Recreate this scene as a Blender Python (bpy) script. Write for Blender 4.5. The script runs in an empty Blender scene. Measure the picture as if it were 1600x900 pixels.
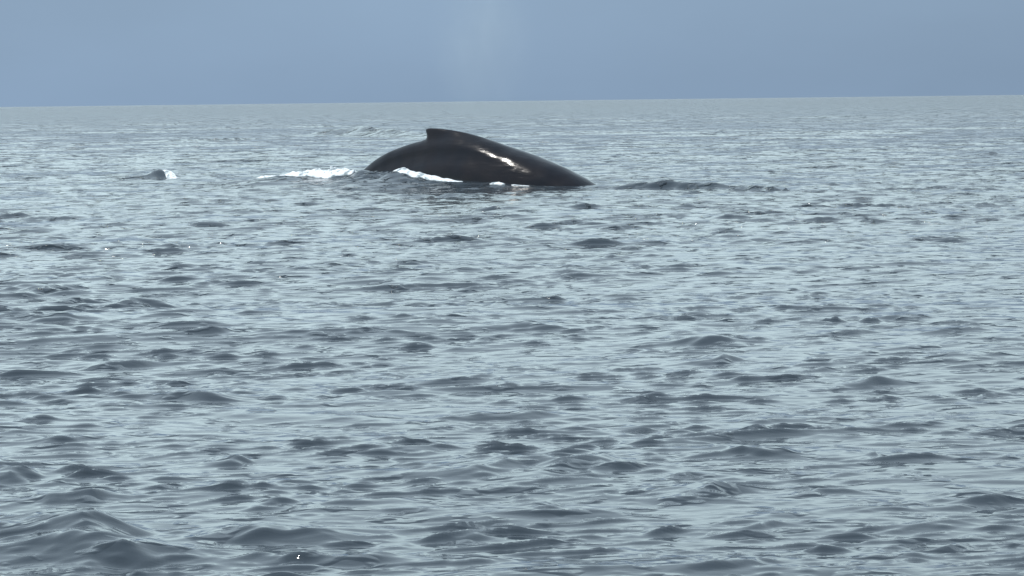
import bpy, math, random
import numpy as np
from mathutils import Matrix, Vector

S = bpy.context.scene
COL = S.collection
random.seed(7)
R = math.radians

# ------------------------------------------------------------------ camera
CAM_H = 2.6            # low on a small boat
FPX = 4200.0           # focal length in pixels of a 1600 px wide frame (long phone zoom)
PITCH = math.atan(292.5 / FPX)
ROLL = R(0.68)
fw = np.array([0, math.cos(PITCH), -math.sin(PITCH)])
rt = np.array([1.0, 0, 0])
up = np.array([0, math.sin(PITCH), math.cos(PITCH)])
rt2 = rt * math.cos(ROLL) - up * math.sin(ROLL)
up2 = up * math.cos(ROLL) + rt * math.sin(ROLL)
cam_d = bpy.data.cameras.new('camera')
cam_d.sensor_width = 36.0
cam_d.lens = 36.0 * FPX / 1600.0
cam_d.clip_start = 0.1
cam_d.clip_end = 200000.0
cam = bpy.data.objects.new('camera', cam_d)
COL.objects.link(cam)
m = Matrix.Identity(4)
for i in range(3):
    m[i][0] = rt2[i]; m[i][1] = up2[i]; m[i][2] = -fw[i]
m[2][3] = CAM_H
cam.matrix_world = m
S.camera = cam


def ray(px, py):
    d = fw + rt2 * ((px - 800) / FPX) - up2 * ((py - 450) / FPX)
    return d


def ground(px, py, z=0.0):
    """point of the sea plane seen at a place of the photograph"""
    d = ray(px, py)
    t = (z - CAM_H) / d[2]
    return np.array([d[0] * t, d[1] * t])


# ------------------------------------------------------------------ sky and sun
SUN_EL, SUN_AZ = R(70), R(-94)     # azimuth measured from +Y (view direction) to the right
w = bpy.data.worlds.new('World')
S.world = w
w.use_nodes = True
nt = w.node_tree
for n in list(nt.nodes):
    nt.nodes.remove(n)
N, L = nt.nodes, nt.links
out = N.new('ShaderNodeOutputWorld')
geo = N.new('ShaderNodeTexCoord')
sep = N.new('ShaderNodeSeparateXYZ')
L.new(geo.outputs['Generated'], sep.inputs[0])
ramp = N.new('ShaderNodeValToRGB')       # marine layer: dull blue bank low down, bright thin cloud above
cr = ramp.color_ramp
cr.interpolation = 'EASE'
stops = [(0.0, (.260, .378, .540)), (0.040, (.262, .386, .55)), (0.07, (.52, .66, .80)), (0.13, (1.14, 1.43, 1.53)),
         (0.34, (.84, 1.04, 1.19)), (1.0, (.68, .85, 1.06))]
while len(cr.elements) < len(stops):
    cr.elements.new(0.5)
for e, (p, c) in zip(cr.elements, stops):
    e.position = p
    e.color = (*c, 1)
L.new(sep.outputs['Z'], ramp.inputs[0])
# faint uneven cloud
mp = N.new('ShaderNodeMapping'); mp.inputs['Scale'].default_value = (1, 1, 2.2)
L.new(geo.outputs['Generated'], mp.inputs[0])
cn = N.new('ShaderNodeTexNoise'); cn.inputs['Scale'].default_value = 5.0; cn.inputs['Detail'].default_value = 5
L.new(mp.outputs[0], cn.inputs['Vector'])
cm = N.new('ShaderNodeMapRange')
cm.inputs['From Min'].default_value = .3; cm.inputs['From Max'].default_value = .7
cm.inputs['To Min'].default_value = .93; cm.inputs['To Max'].default_value = 1.07
L.new(cn.outputs[0], cm.inputs[0])
az = N.new('ShaderNodeMapRange')         # the bank is a touch darker to the right
az.inputs['From Min'].default_value = -.25; az.inputs['From Max'].default_value = .25
az.inputs['To Min'].default_value = 1.12; az.inputs['To Max'].default_value = .98
L.new(sep.outputs['X'], az.inputs[0])
mm = N.new('ShaderNodeMath'); mm.operation = 'MULTIPLY'
L.new(cm.outputs[0], mm.inputs[0]); L.new(az.outputs[0], mm.inputs[1])
bg1 = N.new('ShaderNodeBackground')
L.new(ramp.outputs[0], bg1.inputs['Color']); L.new(mm.outputs[0], bg1.inputs['Strength'])
sky = N.new('ShaderNodeTexSky')
sky.sky_type = 'NISHITA'
sky.sun_disc = False
sky.sun_elevation = SUN_EL
sky.sun_rotation = SUN_AZ
sky.air_density = 1.5; sky.dust_density = 2.0; sky.ozone_density = 1.5
bg2 = N.new('ShaderNodeBackground')
bg2.inputs['Strength'].default_value = 0.06
L.new(sky.outputs[0], bg2.inputs['Color'])
mix = N.new('ShaderNodeMixShader'); mix.inputs[0].default_value = 0.15
L.new(bg1.outputs[0], mix.inputs[1]); L.new(bg2.outputs[0], mix.inputs[2])
L.new(mix.outputs[0], out.inputs[0])

sun_d = bpy.data.lights.new('sun', 'SUN')
sun_d.energy = 2.6
sun_d.angle = R(1)
sun_d.color = (1, .96, .9)
sun = bpy.data.objects.new('sun', sun_d)
COL.objects.link(sun)
sd = Vector((math.cos(SUN_EL) * math.sin(SUN_AZ), math.cos(SUN_EL) * math.cos(SUN_AZ), math.sin(SUN_EL)))
sun.rotation_euler = sd.to_track_quat('Z', 'Y').to_euler()
sun.location = (0, 0, 30)

S.render.engine = 'CYCLES'
S.view_settings.view_transform = 'Standard'
S.view_settings.look = 'None'
S.view_settings.exposure = 0.0
S.view_settings.gamma = 1.0


# ------------------------------------------------------------------ helpers
def mesh_obj(name, verts, faces, mat, smooth=True, parent=None):
    """faces: (n,4) int array"""
    me = bpy.data.meshes.new(name)
    v = np.asarray(verts, dtype=np.float32)
    f = np.asarray(faces, dtype=np.int32)
    k = f.shape[1]
    me.vertices.add(len(v)); me.vertices.foreach_set('co', v.ravel())
    me.loops.add(f.size); me.loops.foreach_set('vertex_index', f.ravel())
    me.polygons.add(len(f))
    me.polygons.foreach_set('loop_start', np.arange(0, f.size, k, dtype=np.int32))
    me.polygons.foreach_set('loop_total', np.full(len(f), k, dtype=np.int32))
    me.polygons.foreach_set('use_smooth', np.full(len(f), smooth))
    me.update(calc_edges=True)
    me.materials.append(mat)
    o = bpy.data.objects.new(name, me)
    COL.objects.link(o)
    o.parent = parent
    return o


def grid_faces(nr, nc, wrap=False):
    i = np.arange(nr - 1)[:, None]
    j = np.arange(nc if wrap else nc - 1)[None, :]
    j2 = (j + 1) % nc
    a = i * nc + j; b = i * nc + j2; c = (i + 1) * nc + j2; d = (i + 1) * nc + j
    return np.stack([a + 0 * b, b + 0 * a, c, d], -1).reshape(-1, 4)


def new_mat(name):
    mt = bpy.data.materials.new(name)
    mt.use_nodes = True
    return mt, mt.node_tree.nodes, mt.node_tree.links, mt.node_tree.nodes['Principled BSDF']


# ------------------------------------------------------------------ the wave field
rng = np.random.default_rng(11)
TWO = 2 * math.pi


def band(n, l0, l1, slope, mean_dir, spread):
    """n components of wavelength l0..l1 whose total rms slope is `slope`"""
    lam = np.exp(rng.uniform(math.log(l0), math.log(l1), n))
    k = TWO / lam
    th = mean_dir + rng.normal(0, spread, n)
    s = np.full(n, slope * math.sqrt(2.0 / n))
    a = s / k
    return dict(k=k, kx=.68 * k * np.sin(th), ky=-k * np.cos(th), a=a, ph=rng.uniform(0, TWO, n), lam=lam)


MD = R(20)           # waves run towards the boat, slightly from the left
# (components, envelope scale m, crest amplitude m or None for plain swell, forward lean)
BANDS = [
    (band(16, 5.0, 14.0, .028, MD, .45), None, None, 0, 0),
    (band(34, 1.3, 3.6, 1, MD, .45), 12.0, .025, .2, .95),
    (band(50, .48, 1.1, 1, MD, .50), 5.0, .024, .25, .68),
    (band(90, .20, .44, 1, MD, .55), 2.4, .0175, .25, .55),
    (band(50, .11, .19, 1, MD, .70), 1.5, .0050, .25, .5),
    (band(60, .30, 2.4, .042, MD, .9), None, None, 0, 0),
]
for b_ in BANDS[1:5]:
    b_[0]['a'] = np.full(len(b_[0]['k']), math.sqrt(2.0 / len(b_[0]['k'])))      # unit variance fields


def envelope(seed, scale, x, y):
    r = np.random.default_rng(seed)
    e = np.zeros_like(x)
    n = 9
    for _ in range(n):
        l = scale * math.exp(r.uniform(-.5, .7)); th = r.uniform(0, math.pi)
        # groups stretch along the crests
        e += np.sin(TWO / l * (x * .55 * math.cos(th) + y * math.sin(th)) + r.uniform(0, TWO))
    e /= math.sqrt(n / 2)
    return np.clip(.85 + .42 * e, .2, 1.6)


def breeze(x, y):
    """cat's paws: rougher and smoother areas of the sea"""
    r = np.random.default_rng(5)
    e = np.zeros_like(x)
    for _ in range(8):
        l = 26 * math.exp(r.uniform(-.8, .8)); th = r.uniform(0, math.pi)
        e += np.sin(TWO / l * (x * .7 * math.cos(th) + y * math.sin(th)) + r.uniform(0, TWO))
    return np.clip(1 + .16 * e / 2, .6, 1.4)


def spacing(r):
    """radial grid step as a function of distance"""
    return np.interp(r, [0, 11, 30, 60, 110, 250, 700, 2000, 8000, 60000],
                     [.3, .023, .042, .082, .155, .62, 3.2, 40, 500, 4000])


# single steeper waves read off the photograph: crest ends (px), height (px), front slope
RIDGES = [
    (196, 279, 290, 277, 17, .5), (455, 210, 600, 212, 20, .42), (500, 213, 655, 215, 22, .42), (250, 222, 420, 218, 6, .5),
    # middle distance
    (735, 330, 805, 327, 15, .5), (1515, 242, 1568, 242, 9, .6), (300, 444, 365, 441, 11, .55), (28, 460, 140, 447, 16, .5),
    (50, 478, 205, 466, 14, .45), (200, 488, 290, 480, 26, .5), (-20, 515, 130, 515, 20, .5), (175, 535, 410, 525, 15, .45),
    (100, 568, 295, 556, 15, .45), (610, 447, 690, 443, 11, .5), (740, 520, 880, 520, 14, .4), (990, 540, 1170, 542, 20, .45),
    (1170, 487, 1400, 486, 10, .5), (1370, 502, 1470, 500, 14, .5), (1080, 570, 1175, 565, 16, .45), (1290, 603, 1440, 598, 17, .45),
    (1090, 598, 1280, 588, 10, .4), (70, 620, 210, 618, 12, .45), (170, 630, 370, 630, 20, .45), (940, 545, 1010, 548, 8, .4),
    (1290, 530, 1390, 524, 14, .5), (1460, 535, 1600, 540, 9, .4), (930, 407, 990, 404, 10, .5), (1110, 345, 1185, 342, 9, .5),
    (700, 658, 870, 648, 20, .5), (745, 607, 825, 600, 13, .55), (330, 735, 415, 722, 18, .5), (-10, 760, 105, 742, 26, .5),
    (715, 755, 900, 728, 28, .5), (845, 758, 990, 722, 24, .5), (930, 748, 1030, 732, 16, .5), (1140, 722, 1250, 712, 24, .5),
    (30, 792, 190, 786, 28, .5), (1340, 723, 1400, 716, 13, .5), (1040, 788, 1220, 768, 24, .5), (1250, 778, 1340, 772, 15, .5),
    (1500, 800, 1610, 782, 20, .45), (1240, 865, 1345, 862, 13, .5), (1060, 905, 1240, 882, 18, .5), (40, 832, 200, 812, 26, .45),
    (120, 880, 290, 826, 52, .45), (85, 906, 340, 872, 40, .4), (260, 858, 560, 850, 38, .45), (330, 884, 640, 880, 26, .45),
    (640, 852, 790, 842, 14, .45), (660, 890, 800, 885, 12, .45), (1160, 830, 1250, 818, 12, .45), (390, 800, 470, 790, 11, .5),
    (830, 804, 885, 796, 10, .5), (60, 700, 150, 688, 11, .45), (470, 690, 560, 685, 10, .4), (1400, 655, 1470, 662, 8, .4),
]
rid = []


def add_ridge(A, B, H, sl):
    c = (A + B) / 2
    d = B - A
    Ln = np.hypot(*d)
    t = d / Ln
    nrm = np.array([t[1], -t[0]])      # towards the camera
    if nrm[1] > 0:
        nrm = -nrm
    rid.append((c, t, nrm, Ln, H, H / sl))


for (x1, y1, x2, y2, hp, sl) in RIDGES:
    A, B = ground(x1, y1), ground(x2, y2)
    add_ridge(A, B, hp * np.hypot(*((A + B) / 2)) / FPX * .6, sl * .85)

# the whale's mid plane (head to the right and nearer) and the water piled up along it
WC = ground(745, 291)
wd = float(np.hypot(*WC))
YAW = R(-28)
ax_ = np.array([math.cos(YAW), math.sin(YAW)])     # local x: towards the head (right)
nx_ = np.array([-ax_[1], ax_[0]])


def near(px, off):
    """point at `off` metres in front of the whale's mid plane, seen in photo column px"""
    d = ray(px, 285)[:2]
    t = ((WC - nx_ * off) @ nx_) / (d @ nx_)
    return d * t


for (x1, o1, x2, o2, H, sl) in [
        (150, 3.5, 560, 3.4, .24, .13), (380, 3.5, 790, 3.4, .24, .13), (530, 2.2, 632, 1.9, .29, .36), (440, 1.45, 585, 1.45, .17, .5),
        (600, 1.75, 752, 1.9, .09, .4), (735, 2.1, 835, 2.2, .05, .4),
        (885, 1.1, 1040, 1.0, .13, .4), (950, 1.0, 1110, .9, .14, .4), (1030, .9, 1175, .8, .13, .4), (1125, 2.2, 1215, 2.2, .20, .45), (1204, 3.5, 1232, 3.5, .13, .5)]:
    add_ridge(near(x1, o1), near(x2, o2), H, sl)


def ridge_height(x, y, sp):
    z = np.zeros_like(x)
    for q, (c, t, nrm, Ln, H, wf) in enumerate(rid):
        rad = Ln * .75 + wf * 5
        msk = (np.abs(x - c[0]) < rad) & (np.abs(y - c[1]) < rad + 2)
        if not msk.any():
            continue
        dx = x[msk] - c[0]; dy = y[msk] - c[1]
        u = (dx * t[0] + dy * t[1]) / (Ln * .5)
        v = dx * nrm[0] + dy * nrm[1]
        v = v + .35 * wf * np.sin(u * 3.1 + q) + .15 * wf * np.sin(u * 9 + q * 2.3)
        us = u - .25
        along = np.exp(-np.where(us > 0, us / .62, us / .95) ** 2) * (1 + .2 * np.sin(u * 4 + q * 1.7) + .10 * np.sin(u * 8 + q))
        # foot of the front face at v = 0, crest at v = -wf, long back
        s = v + wf
        prof = np.where(s > 0, (1 - np.clip(s / (wf * 1.15), 0, 1)) ** 1.05, np.exp(-np.sqrt(s * s + max(.12 * wf, sp) ** 2) / (wf * 2.4)))
        prof = np.where(s < 0, prof * np.clip(1.05 + s / (wf * 7), 0, 1), prof)
        z[msk] += H * along * prof
    return z


def sea(x, y, sp):
    """displaced sea surface point for flat position x, y; sp = local grid step"""
    x = x.astype(np.float32); y = y.astype(np.float32)
    X = x.copy(); Y = y.copy(); Z = np.zeros_like(x)
    br = breeze(x, y).astype(np.float32)
    wx, wy = np.float32(math.sin(MD)), np.float32(-math.cos(MD))
    for bi, (b, es, amp, lean, th_) in enumerate(BANDS):
        fade = np.clip(b['lam'] / (sp * 2.2) - 1, 0, 1)
        if fade.max() <= 0:
            continue
        h = np.zeros_like(x); q = np.zeros_like(x)
        for i in range(len(b['k'])):
            if fade[i] > 0:
                p = np.float32(b['kx'][i]) * x + np.float32(b['ky'][i]) * y + np.float32(b['ph'][i])
                h += np.float32(b['a'][i] * fade[i]) * np.cos(p)
                if bi in (1, 2, 3):
                    q += np.float32(b['a'][i] * fade[i]) * np.sin(p)
        if amp is None:
            Z += h
            continue
        # narrow crests between broad flat troughs, leaning the way they run
        env = (envelope(100 + bi, es, x, y) * (br if bi > 1 else 1)).astype(np.float32)
        km = float(np.exp(np.log(b['k']).mean()))
        bt = float(min(12, max(2.5, 3.0 / (km * sp))))     # no crease finer than the grid can carry
        h = env * amp * np.logaddexp(0, bt * (h - th_)).astype(np.float32) / np.float32(bt)
        if bi in (1, 2, 3):      # a creased crest: steep towards the boat, long behind
            h = h * (.5 + .5 * np.exp(-np.sqrt(np.where(q > 0, q / .45, -q / 1.1) ** 2 + (2.2 * km * sp) ** 2) + 2.2 * min(km * sp, .8))).astype(np.float32)
        h -= np.float32(.06) * amp
        Z += h; X += wx * lean * h; Y += wy * lean * h
    Z += ridge_height(x, y, sp).astype(np.float32)
    return X, Y, Z


# radial rows
BACK = 12.0          # the grid fans out from a point behind the boat, so that it also covers a step to the side
rs = list(np.arange(-11.8, 2.0, .6)) + [2.0]
while rs[-1] < 45000:
    rs.append(rs[-1] + float(spacing(np.array(rs[-1]))))
rs = np.array(rs)
fan = R(12.1)
NF = 545
ang = np.concatenate([np.linspace(-math.pi, -fan, 30)[:-1], np.linspace(-fan, fan, NF), np.linspace(fan, math.pi, 30)[1:-1]])
nr, nc = len(rs), len(ang)
V = np.empty((nr, nc, 3), np.float32)
B = 40
for i in range(0, nr, B):
    r = rs[i:i + B]
    sp = max(float(spacing(np.array(r.mean()))), 0.0)
    lat = float(r.mean() + BACK) * 2 * fan / NF
    x = (r[:, None] + BACK) * np.sin(ang)[None, :]; y = (r[:, None] + BACK) * np.cos(ang)[None, :] - BACK
    X, Y, Z = sea(x, y, max(sp, lat * .8))
    side = np.clip((np.abs(ang) - fan + R(.6)) / R(.6), 0, 1)[None, :]     # beyond the fan the grid is coarse: only flat sea + bump
    if r.mean() < 11:
        side = np.maximum(side, np.clip((11 - r[:, None]) / 3, 0, 1))
    k = 1 - side
    V[i:i + B, :, 0] = x + (X - x) * k
    V[i:i + B, :, 1] = y + (Y - y) * k
    V[i:i + B, :, 2] = Z * k
verts = np.concatenate([V.reshape(-1, 3), np.array([[0, -BACK, 0]], np.float32)])
faces = grid_faces(nr, nc, wrap=True)
# grid goes clockwise seen from above when the angle grows: flip so that normals point up
faces = faces[:, ::-1]
print('sea rows', nr, 'cols', nc, 'quads', len(faces))

wm, n_, l_, bs = new_mat('sea_water')
bs.inputs['Base Color'].default_value = (.032, .043, .053, 1)
bs.inputs['IOR'].default_value = 1.333
tc = n_.new('ShaderNodeTexCoord')
# the farther, the more wavelets fall inside one stretch of surface: their slopes go into the roughness
ln = n_.new('ShaderNodeVectorMath'); ln.operation = 'LENGTH'
l_.new(tc.outputs['Object'], ln.inputs[0])
lg = n_.new('ShaderNodeMath'); lg.operation = 'LOGARITHM'; lg.inputs[1].default_value = 10
l_.new(ln.outputs['Value'], lg.inputs[0])
ro = n_.new('ShaderNodeMapRange')
ro.inputs['From Min'].default_value = 1.4; ro.inputs['From Max'].default_value = 3.0
ro.inputs['To Min'].default_value = .04; ro.inputs['To Max'].default_value = .20
l_.new(lg.outputs[0], ro.inputs[0]); l_.new(ro.outputs[0], bs.inputs['Roughness'])
mp = n_.new('ShaderNodeMapping'); mp.inputs['Scale'].default_value = (.7, 1, 1); mp.inputs['Rotation'].default_value = (0, 0, R(-12))
l_.new(tc.outputs['Object'], mp.inputs[0])
na = n_.new('ShaderNodeTexNoise'); na.inputs['Scale'].default_value = 3.6; na.inputs['Detail'].default_value = 2
nb = n_.new('ShaderNodeTexNoise'); nb.inputs['Scale'].default_value = 14; nb.inputs['Detail'].default_value = 2
l_.new(mp.outputs[0], na.inputs['Vector']); l_.new(mp.outputs[0], nb.inputs['Vector'])
b1 = n_.new('ShaderNodeBump'); b1.inputs['Distance'].default_value = .15; b1.inputs['Strength'].default_value = .6
b2 = n_.new('ShaderNodeBump'); b2.inputs['Distance'].default_value = .010; b2.inputs['Strength'].default_value = .2
def lumps(src, dst, lo, hi):
    mr = n_.new('ShaderNodeMapRange'); mr.interpolation_type = 'SMOOTHSTEP'
    mr.inputs['From Min'].default_value = lo; mr.inputs['From Max'].default_value = hi
    l_.new(src, mr.inputs[0]); l_.new(mr.outputs[0], dst)


lumps(na.outputs[0], b1.inputs['Height'], .56, .68)
f1 = n_.new('ShaderNodeMapRange')
f1.inputs['From Min'].default_value = 1.45; f1.inputs['From Max'].default_value = 2.0
f1.inputs['To Min'].default_value = .24; f1.inputs['To Max'].default_value = 1.0
l_.new(lg.outputs[0], f1.inputs[0]); l_.new(f1.outputs[0], b1.inputs['Strength']); l_.new(nb.outputs[0], b2.inputs['Height'])
nf = n_.new('ShaderNodeTexNoise'); nf.inputs['Scale'].default_value = .8; nf.inputs['Detail'].default_value = 3
l_.new(mp.outputs[0], nf.inputs['Vector'])
b0 = n_.new('ShaderNodeBump'); b0.inputs['Distance'].default_value = .8
fs_ = n_.new('ShaderNodeMapRange')          # beyond the modelled waves the relief carries the chop
fs_.inputs['From Min'].default_value = 1.8; fs_.inputs['From Max'].default_value = 2.5
fs_.inputs['To Min'].default_value = 0; fs_.inputs['To Max'].default_value = .95
l_.new(lg.outputs[0], fs_.inputs[0]); l_.new(fs_.outputs[0], b0.inputs['Strength'])
lumps(nf.outputs[0], b0.inputs['Height'], .54, .66); l_.new(b0.outputs[0], b1.inputs['Normal'])
l_.new(b1.outputs[0], b2.inputs['Normal']); l_.new(b2.outputs[0], bs.inputs['Normal'])
sea_o = mesh_obj('water', verts, faces, wm)
sea_o['kind'] = 'structure'
sea_o['label'] = 'grey choppy open sea with small steep wavelets reaching to the horizon'

# ------------------------------------------------------------------ the whale
# its vertical mid plane stands where the photograph shows it, head to the right and a little nearer
PXM = FPX / wd


def plane_pt(px, py):
    """photo pixel -> (local x, z) on the whale's mid plane"""
    d = ray(px, py)
    # (d*t - WC) . nx = 0
    t = (WC @ nx_) / (d[0] * nx_[0] + d[1] * nx_[1])
    p = d * t
    return ((p[0] - WC[0]) * ax_[0] + (p[1] - WC[1]) * ax_[1], CAM_H + p[2])


ridge_px = [(455, 385), (510, 328), (552, 281), (576, 257), (600, 240), (630, 228), (655, 220), (680, 215), (710, 212.5),
            (740, 213), (780, 223), (830, 240), (870, 256), (905, 273), (928, 287), (960, 312), (1000, 350), (1050, 402)]
rp = np.array([plane_pt(*p) for p in ridge_px])
# smooth resample
tt = np.linspace(0, 1, 520)
xs = rp[0, 0] + (rp[-1, 0] - rp[0, 0]) * tt


def csmooth(a, n):
    for _ in range(n):
        a = np.concatenate([a[:1], (a[:-2] + 2 * a[1:-1] + a[2:]) / 4, a[-1:]])
    return a


zs = csmooth(np.interp(xs, rp[:, 0], rp[:, 1]), 260)
dzdx = np.gradient(zs, xs)
tang = np.stack([np.ones_like(xs), dzdx], 1); tang /= np.linalg.norm(tang, axis=1)[:, None]
nor = np.stack([-tang[:, 1], tang[:, 0]], 1)
xl = plane_pt(568, 257)[0]; xr = plane_pt(925, 285)[0]
f01 = (xs - xl) / (xr - xl)               # 0 at the left end of the visible back, 1 at the right
half_h = np.interp(f01, [-.5, 0, .3, .7, 1, 1.45], [.5, .85, 1.2, 1.34, 1.36, 1.15])
half_w = np.interp(f01, [-.5, 0, .3, .7, 1, 1.45], [.26, .50, .92, 1.22, 1.30, 1.1])
endc = np.clip(np.minimum(tt / .05, (1 - tt) / .12), 0, 1) ** .5
half_h = half_h * endc + .01; half_w = half_w * endc + .01
keel = np.interp(f01, [-.5, 0, .25, .5, .75, 1.2], [.3, .6, .9, .62, .18, 0])    # pinched ridge near the fin
M = 96
phi = np.linspace(0, TWO, M, endpoint=False)    # 0 = top
W = np.zeros((len(xs), M, 3))
# fin profile along x (px positions of the photograph)
fx = [plane_pt(p, 210)[0] for p in (660, 668, 670, 674, 682, 692, 706, 722, 742, 765, 790)]
fh = np.array([0, .04, .16, .28, .30, .27, .215, .145, .075, .025, 0])
fin = csmooth(np.interp(xs, fx, fh, left=0, right=0), 2)
for i in range(len(xs)):
    c = np.cos(phi); s = np.sin(phi)
    a, b, kq = half_h[i], half_w[i], keel[i]
    up_ = a * c - a                      # distance below the ridge line, along the section normal
    # a keel with steep sides, a shoulder below it, then the round flank
    depth = (1 - c) / 2                  # 0 at the top .. 1 at the belly
    sm_ = np.clip((depth - .14) / .36, 0, 1); sm_ = sm_ * sm_ * (3 - 2 * sm_)
    P_ = .42 * np.sqrt(np.clip(depth / .14, 0, 1)) + .58 * sm_
    E_ = np.abs(s)
    side = b * np.sign(s) * np.where(depth < .5, (1 - kq) * E_ + kq * P_, E_)
    drop = up_
    # fin: thin blade standing on the ridge, swept towards the tail
    g = np.exp(-(np.minimum(phi, TWO - phi) / .27) ** 2)
    hgt = fin[i] * g
    side = side * (1 - .3 * g * min(1, fin[i] / .12))
    px_ = xs[i] + nor[i, 0] * drop - hgt * .85 * np.clip(hgt / .3, 0, 1)
    pz_ = zs[i] + nor[i, 1] * drop + hgt
    W[i, :, 0] = px_; W[i, :, 1] = side; W[i, :, 2] = pz_
wv = W.reshape(-1, 3)
wf_ = grid_faces(len(xs), M, wrap=True)
base = len(wv)
wv = np.concatenate([wv, W[0].mean(0)[None], W[-1].mean(0)[None]])
j = np.arange(M)
cap0 = np.stack([j, np.full(M, base), np.full(M, base), (j + 1) % M], 1)
# caps as triangles are folded into the last quads: use thin quads to a centre point via a tiny ring instead
wm2, n_, l_, bs = new_mat('wet_whale_skin')
bs.inputs['IOR'].default_value = 1.34
tc = n_.new('ShaderNodeTexCoord')
n1 = n_.new('ShaderNodeTexNoise'); n1.inputs['Scale'].default_value = 1.3; n1.inputs['Detail'].default_value = 6
l_.new(tc.outputs['Object'], n1.inputs['Vector'])
cr_ = n_.new('ShaderNodeValToRGB')
cr_.color_ramp.elements[0].position = .35; cr_.color_ramp.elements[0].color = (.0035, .0042, .0075, 1)
cr_.color_ramp.elements[1].position = .72; cr_.color_ramp.elements[1].color = (.011, .0085, .0095, 1)
l_.new(n1.outputs[0], cr_.inputs[0]); l_.new(cr_.outputs[0], bs.inputs['Base Color'])
rr = n_.new('ShaderNodeMapRange'); rr.inputs['To Min'].default_value = .09; rr.inputs['To Max'].default_value = .17
mpw = n_.new('ShaderNodeMapping'); mpw.inputs['Scale'].default_value = (.6, 2.5, 2.5)
l_.new(tc.outputs['Object'], mpw.inputs[0])
n2 = n_.new('ShaderNodeTexNoise'); n2.inputs['Scale'].default_value = 3; n2.inputs['Detail'].default_value = 4
l_.new(mpw.outputs[0], n2.inputs['Vector'])
l_.new(n2.outputs[0], rr.inputs[0]); l_.new(rr.outputs[0], bs.inputs['Roughness'])
bw = n_.new('ShaderNodeBump'); bw.inputs['Strength'].default_value = .16; bw.inputs['Distance'].default_value = .05
l_.new(n2.outputs[0], bw.inputs['Height']); n3 = n_.new('ShaderNodeTexNoise'); n3.inputs['Scale'].default_value = 1.15; n3.inputs['Detail'].default_value = 1
l_.new(tc.outputs['Object'], n3.inputs['Vector'])
bl = n_.new('ShaderNodeBump'); bl.inputs['Strength'].default_value = .26; bl.inputs['Distance'].default_value = .22
l_.new(n3.outputs[0], bl.inputs['Height']); l_.new(bl.outputs[0], bw.inputs['Normal'])
l_.new(bw.outputs[0], bs.inputs['Normal'])
whale = mesh_obj('humpback_whale', wv, wf_, wm2)
whale.location = (WC[0], WC[1], 0)
whale.rotation_euler = (0, 0, YAW)
whale['label'] = 'dark wet arched back of a diving whale with a small hooked dorsal fin'
whale['category'] = 'whale'

# ------------------------------------------------------------------ foam
fm, n_, l_, bs = new_mat('sea_foam')
bs.inputs['Base Color'].default_value = (.86, .89, .90, 1)
bs.inputs['Roughness'].default_value = .6
tc = n_.new('ShaderNodeTexCoord')
n1 = n_.new('ShaderNodeTexNoise'); n1.inputs['Scale'].default_value = 14; n1.inputs['Detail'].default_value = 5
l_.new(tc.outputs['Object'], n1.inputs['Vector'])
fc = n_.new('ShaderNodeTexNoise'); fc.inputs['Scale'].default_value = 5.5; fc.inputs['Detail'].default_value = 6
l_.new(tc.outputs['Object'], fc.inputs['Vector'])
fcr = n_.new('ShaderNodeValToRGB')           # thin froth lets the grey water through in holes
fcr.color_ramp.elements[0].position = .36; fcr.color_ramp.elements[0].color = (.22, .27, .29, 1)
fcr.color_ramp.elements[1].position = .50; fcr.color_ramp.elements[1].color = (.84, .87, .88, 1)
l_.new(fc.outputs[0], fcr.inputs[0]); l_.new(fcr.outputs[0], bs.inputs['Base Color'])
bw = n_.new('ShaderNodeBump'); bw.inputs['Strength'].default_value = .6; bw.inputs['Distance'].default_value = .05
l_.new(n1.outputs[0], bw.inputs['Height']); l_.new(bw.outputs[0], bs.inputs['Normal'])


def vnoise(x, y, seed):
    """smooth value noise, several octaves"""
    r = np.random.default_rng(seed)
    T = r.random((64, 64))
    tot = np.zeros_like(x); amp = 1; sm = 0
    for o in range(4):
        xi = np.floor(x).astype(int); yi = np.floor(y).astype(int)
        fx_ = x - xi; fy_ = y - yi
        fx_ = fx_ * fx_ * (3 - 2 * fx_); fy_ = fy_ * fy_ * (3 - 2 * fy_)
        g = lambda a, b_: T[a % 64, b_ % 64]
        tot += amp * ((g(xi, yi) * (1 - fx_) + g(xi + 1, yi) * fx_) * (1 - fy_) + (g(xi, yi + 1) * (1 - fx_) + g(xi + 1, yi + 1) * fx_) * fy_)
        sm += amp; amp *= .55; x = x * 2.03 + 7.1; y = y * 2.03 + 3.7
    return tot / sm


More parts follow.
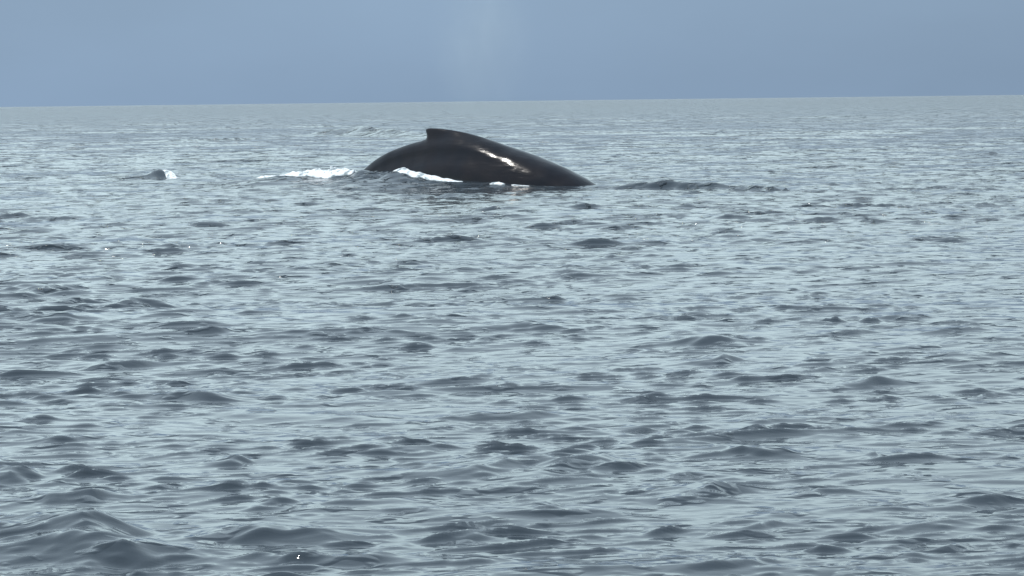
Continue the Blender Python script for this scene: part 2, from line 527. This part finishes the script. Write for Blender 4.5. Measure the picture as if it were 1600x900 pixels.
def foam(label, path, seed, lump=.10, cover=.42, group=None):
    """path: (px, py, width_px across depth, thickness m) - a lumpy quilt of froth laid on the water"""
    P = np.array([near(p[0], p[1]) if p[1] < 100 else ground(p[0], p[1]) for p in path])
    wid = np.array([p[2] for p in path]); thk = np.array([p[3] for p in path])
    L_ = np.concatenate([[0], np.cumsum(np.hypot(*np.diff(P, axis=0).T))])
    st = .035
    n = max(8, int(L_[-1] / st))
    s = np.linspace(0, L_[-1], n)
    cx = np.interp(s, L_, P[:, 0]); cy = np.interp(s, L_, P[:, 1])
    ww = np.interp(s, L_, wid); th = np.interp(s, L_, thk)
    mrow = 26
    vv = np.linspace(-1, 1, mrow)
    tx = np.gradient(cx); ty = np.gradient(cy); q = np.hypot(tx, ty); tx /= q; ty /= q
    x = cx[:, None] - ty[:, None] * ww[:, None] * .5 * vv[None]
    y = cy[:, None] + tx[:, None] * ww[:, None] * .5 * vv[None]
    edge = (1 - np.abs(vv)[None] ** 2.5) * np.clip(np.minimum(s, L_[-1] - s) / (L_[-1] * .12), 0, 1)[:, None] ** .5
    nn = vnoise(x * 2.2 + seed, y * 2.2, seed)
    fine = vnoise(x * 9 + seed, y * 9, seed + 1)
    h = edge * .75 + (nn - .5) * 1.5 - cover * .5
    X, Y, Z = sea(x, y, max(float(spacing(np.array(np.hypot(cx.mean(), cy.mean())))), 0))
    top = Z + np.clip(h, -.3, 1) * th[:, None] * (.7 + .6 * fine) + .01
    V_ = np.stack([X, Y, top], -1)
    F = grid_faces(n, mrow)
    hv = h.reshape(-1)
    keep = (hv[F] > -.02).any(1)
    F = F[keep]
    Vf = V_.reshape(-1, 3)
    lowv = Vf.copy(); lowv[:, 2] = Z.reshape(-1) - .06
    # closed volume: top sheet, bottom sheet and rim
    nv = len(Vf)
    E = np.concatenate([F[:, [0, 1]], F[:, [1, 2]], F[:, [2, 3]], F[:, [3, 0]]])
    key = np.minimum(E[:, 0], E[:, 1]) * nv + np.maximum(E[:, 0], E[:, 1])
    u_, inv, cnt = np.unique(key, return_inverse=True, return_counts=True)
    rim = E[cnt[inv.reshape(-1)] == 1]
    rimq = np.stack([rim[:, 1], rim[:, 0], rim[:, 0] + nv, rim[:, 1] + nv], 1)
    allF = np.concatenate([F, F[:, ::-1] + nv, rimq])
    allV = np.concatenate([Vf, lowv])
    used = np.unique(allF)
    mp_ = np.full(len(allV), -1); mp_[used] = np.arange(len(used))
    o_v = allV[used]
    o = mesh_obj('foam_patch', np.zeros((0, 3)) if len(used) == 0 else o_v, mp_[allF], fm)
    c0 = o_v.mean(0)
    o.data.transform(Matrix.Translation(-Vector(c0)))
    o.location = c0
    o['label'] = label; o['category'] = 'foam'
    if group:
        o['group'] = group
    return o


G = 'white foam around the whale'
foam('long white foam streak trailing left of the whale, thickening towards its tail',
     [(386, 1.6, .6, .12), (440, 1.25, .7, .14), (490, 1.0, .9, .18), (530, .9, 1.0, .24), (560, .9, .8, .16)], 3, group=G)
foam('thick white foam wedge pressed against the lower left flank of the whale',
     [(618, 1.2, .3, .06), (634, 1.22, .6, .11), (660, 1.32, .6, .13), (690, 1.42, .5, .10), (718, 1.5, .35, .06)], 8, cover=.34, group=G)
foam('small white foam fleck at the waterline under the middle of the whale',
     [(768, 1.5, .25, .05), (778, 1.5, .33, .08), (787, 1.5, .22, .04)], 12, cover=.2, group=G)
foam('thin broken line of foam at the waterline below the right half of the whale',
     [(800, 1.5, .16, .02), (814, 1.5, .2, .03), (828, 1.5, .14, .02)], 21, cover=1.0, group=G)
foam('small white breaking crest on a lone dark wavelet far left of the whale',
     [(258, 276, .3, .05), (263, 276.5, .42, .08), (270, 277.5, .4, .05), (278, 278, .3, .04)], 31, cover=.15, group=G)

# splash droplets thrown up at the right end of the long streak
def blob(cx, cy, cz, r, seed):
    rg = np.random.default_rng(seed)
    a = np.linspace(0, math.pi, 6)[1:-1]; b = np.linspace(0, TWO, 8, endpoint=False)
    v = [(0, 0, 1.)] + [(math.sin(i) * math.cos(j_), math.sin(i) * math.sin(j_), math.cos(i)) for i in a for j_ in b] + [(0, 0, -1.)]
    v = np.array(v) * (r * (1 + rg.uniform(-.25, .25, (len(v), 1)))) + [cx, cy, cz]
    f = []
    for j_ in range(8):
        f.append((0, 1 + j_, 1 + (j_ + 1) % 8))
        f.append((33, 25 + (j_ + 1) % 8, 25 + j_))
        for i in range(3):
            p, q = 1 + i * 8, 1 + (i + 1) * 8
            f += [(p + j_, q + j_, q + (j_ + 1) % 8), (p + j_, q + (j_ + 1) % 8, p + (j_ + 1) % 8)]
    return v, np.array(f)


vs, fs, off = [], [], 0
rg = random.Random(4)
for k in range(40):
    px = rg.gauss(526, 11) if k < 42 else rg.uniform(500, 556)
    hh = abs(rg.gauss(0, .10)) * math.exp(-abs(px - 526) / 14) + rg.uniform(0, .06)
    g = near(px, .6 + rg.uniform(-.4, .4))
    v, f = blob(g[0], g[1], .42 + hh, rg.uniform(.015, .045), k)
    vs.append(v); fs.append(f + off); off += len(v)
o = mesh_obj('splash', np.concatenate(vs), np.concatenate(fs), fm)
o['kind'] = 'stuff'
o['label'] = 'spatter of white drops jumping off the foam streak just left of the whale'
o['category'] = 'splash'

# ------------------------------------------------------------------ drifting blow mist, a faint pale column over the whale
vm = bpy.data.materials.new('blow_mist'); vm.use_nodes = True
n_, l_ = vm.node_tree.nodes, vm.node_tree.links
for n in list(n_):
    n_.remove(n)
mo = n_.new('ShaderNodeOutputMaterial')
pv = n_.new('ShaderNodeVolumePrincipled')
pv.inputs['Color'].default_value = (.9, 1, 1, 1)
tc = n_.new('ShaderNodeTexCoord')
gr = n_.new('ShaderNodeVectorMath'); gr.operation = 'LENGTH'
l_.new(tc.outputs['Object'], gr.inputs[0])
fr = n_.new('ShaderNodeMapRange'); fr.inputs['From Min'].default_value = 1; fr.inputs['From Max'].default_value = .15
fr.inputs['To Min'].default_value = 0; fr.inputs['To Max'].default_value = .17
l_.new(gr.outputs['Value'], fr.inputs[0])
nz = n_.new('ShaderNodeTexNoise'); nz.inputs['Scale'].default_value = 1.8; nz.inputs['Detail'].default_value = 4
l_.new(tc.outputs['Object'], nz.inputs['Vector'])
mu = n_.new('ShaderNodeMath'); mu.operation = 'MULTIPLY'
nr_ = n_.new('ShaderNodeMapRange'); nr_.inputs['From Min'].default_value = .35; nr_.inputs['From Max'].default_value = .65
nr_.inputs['To Min'].default_value = .15; nr_.inputs['To Max'].default_value = .85
l_.new(nz.outputs[0], nr_.inputs[0])
l_.new(fr.outputs[0], mu.inputs[0]); l_.new(nr_.outputs[0], mu.inputs[1])
l_.new(mu.outputs[0], pv.inputs['Density']); l_.new(pv.outputs[0], mo.inputs['Volume'])
u = np.linspace(0, math.pi, 18)[:, None]; v = np.linspace(0, TWO, 32, endpoint=False)[None]
u = np.clip(u, .02, math.pi - .02)
sv = np.stack([np.sin(u) * np.cos(v), np.sin(u) * np.sin(v), np.cos(u) + 0 * v], -1).reshape(-1, 3)
top_c = len(sv)
F = grid_faces(18, 32, wrap=True)[:, ::-1]
o = mesh_obj('blow_mist', sv, F, vm)
p = plane_pt(752, 78)
o.location = (WC[0] + ax_[0] * p[0], WC[1] + ax_[1] * p[0], p[1] + .3)
o.scale = (1.7, 1.5, 3.0)
o['kind'] = 'stuff'
o['label'] = 'faint pale mist of the blow hanging in the air above the whale'
o['category'] = 'mist'
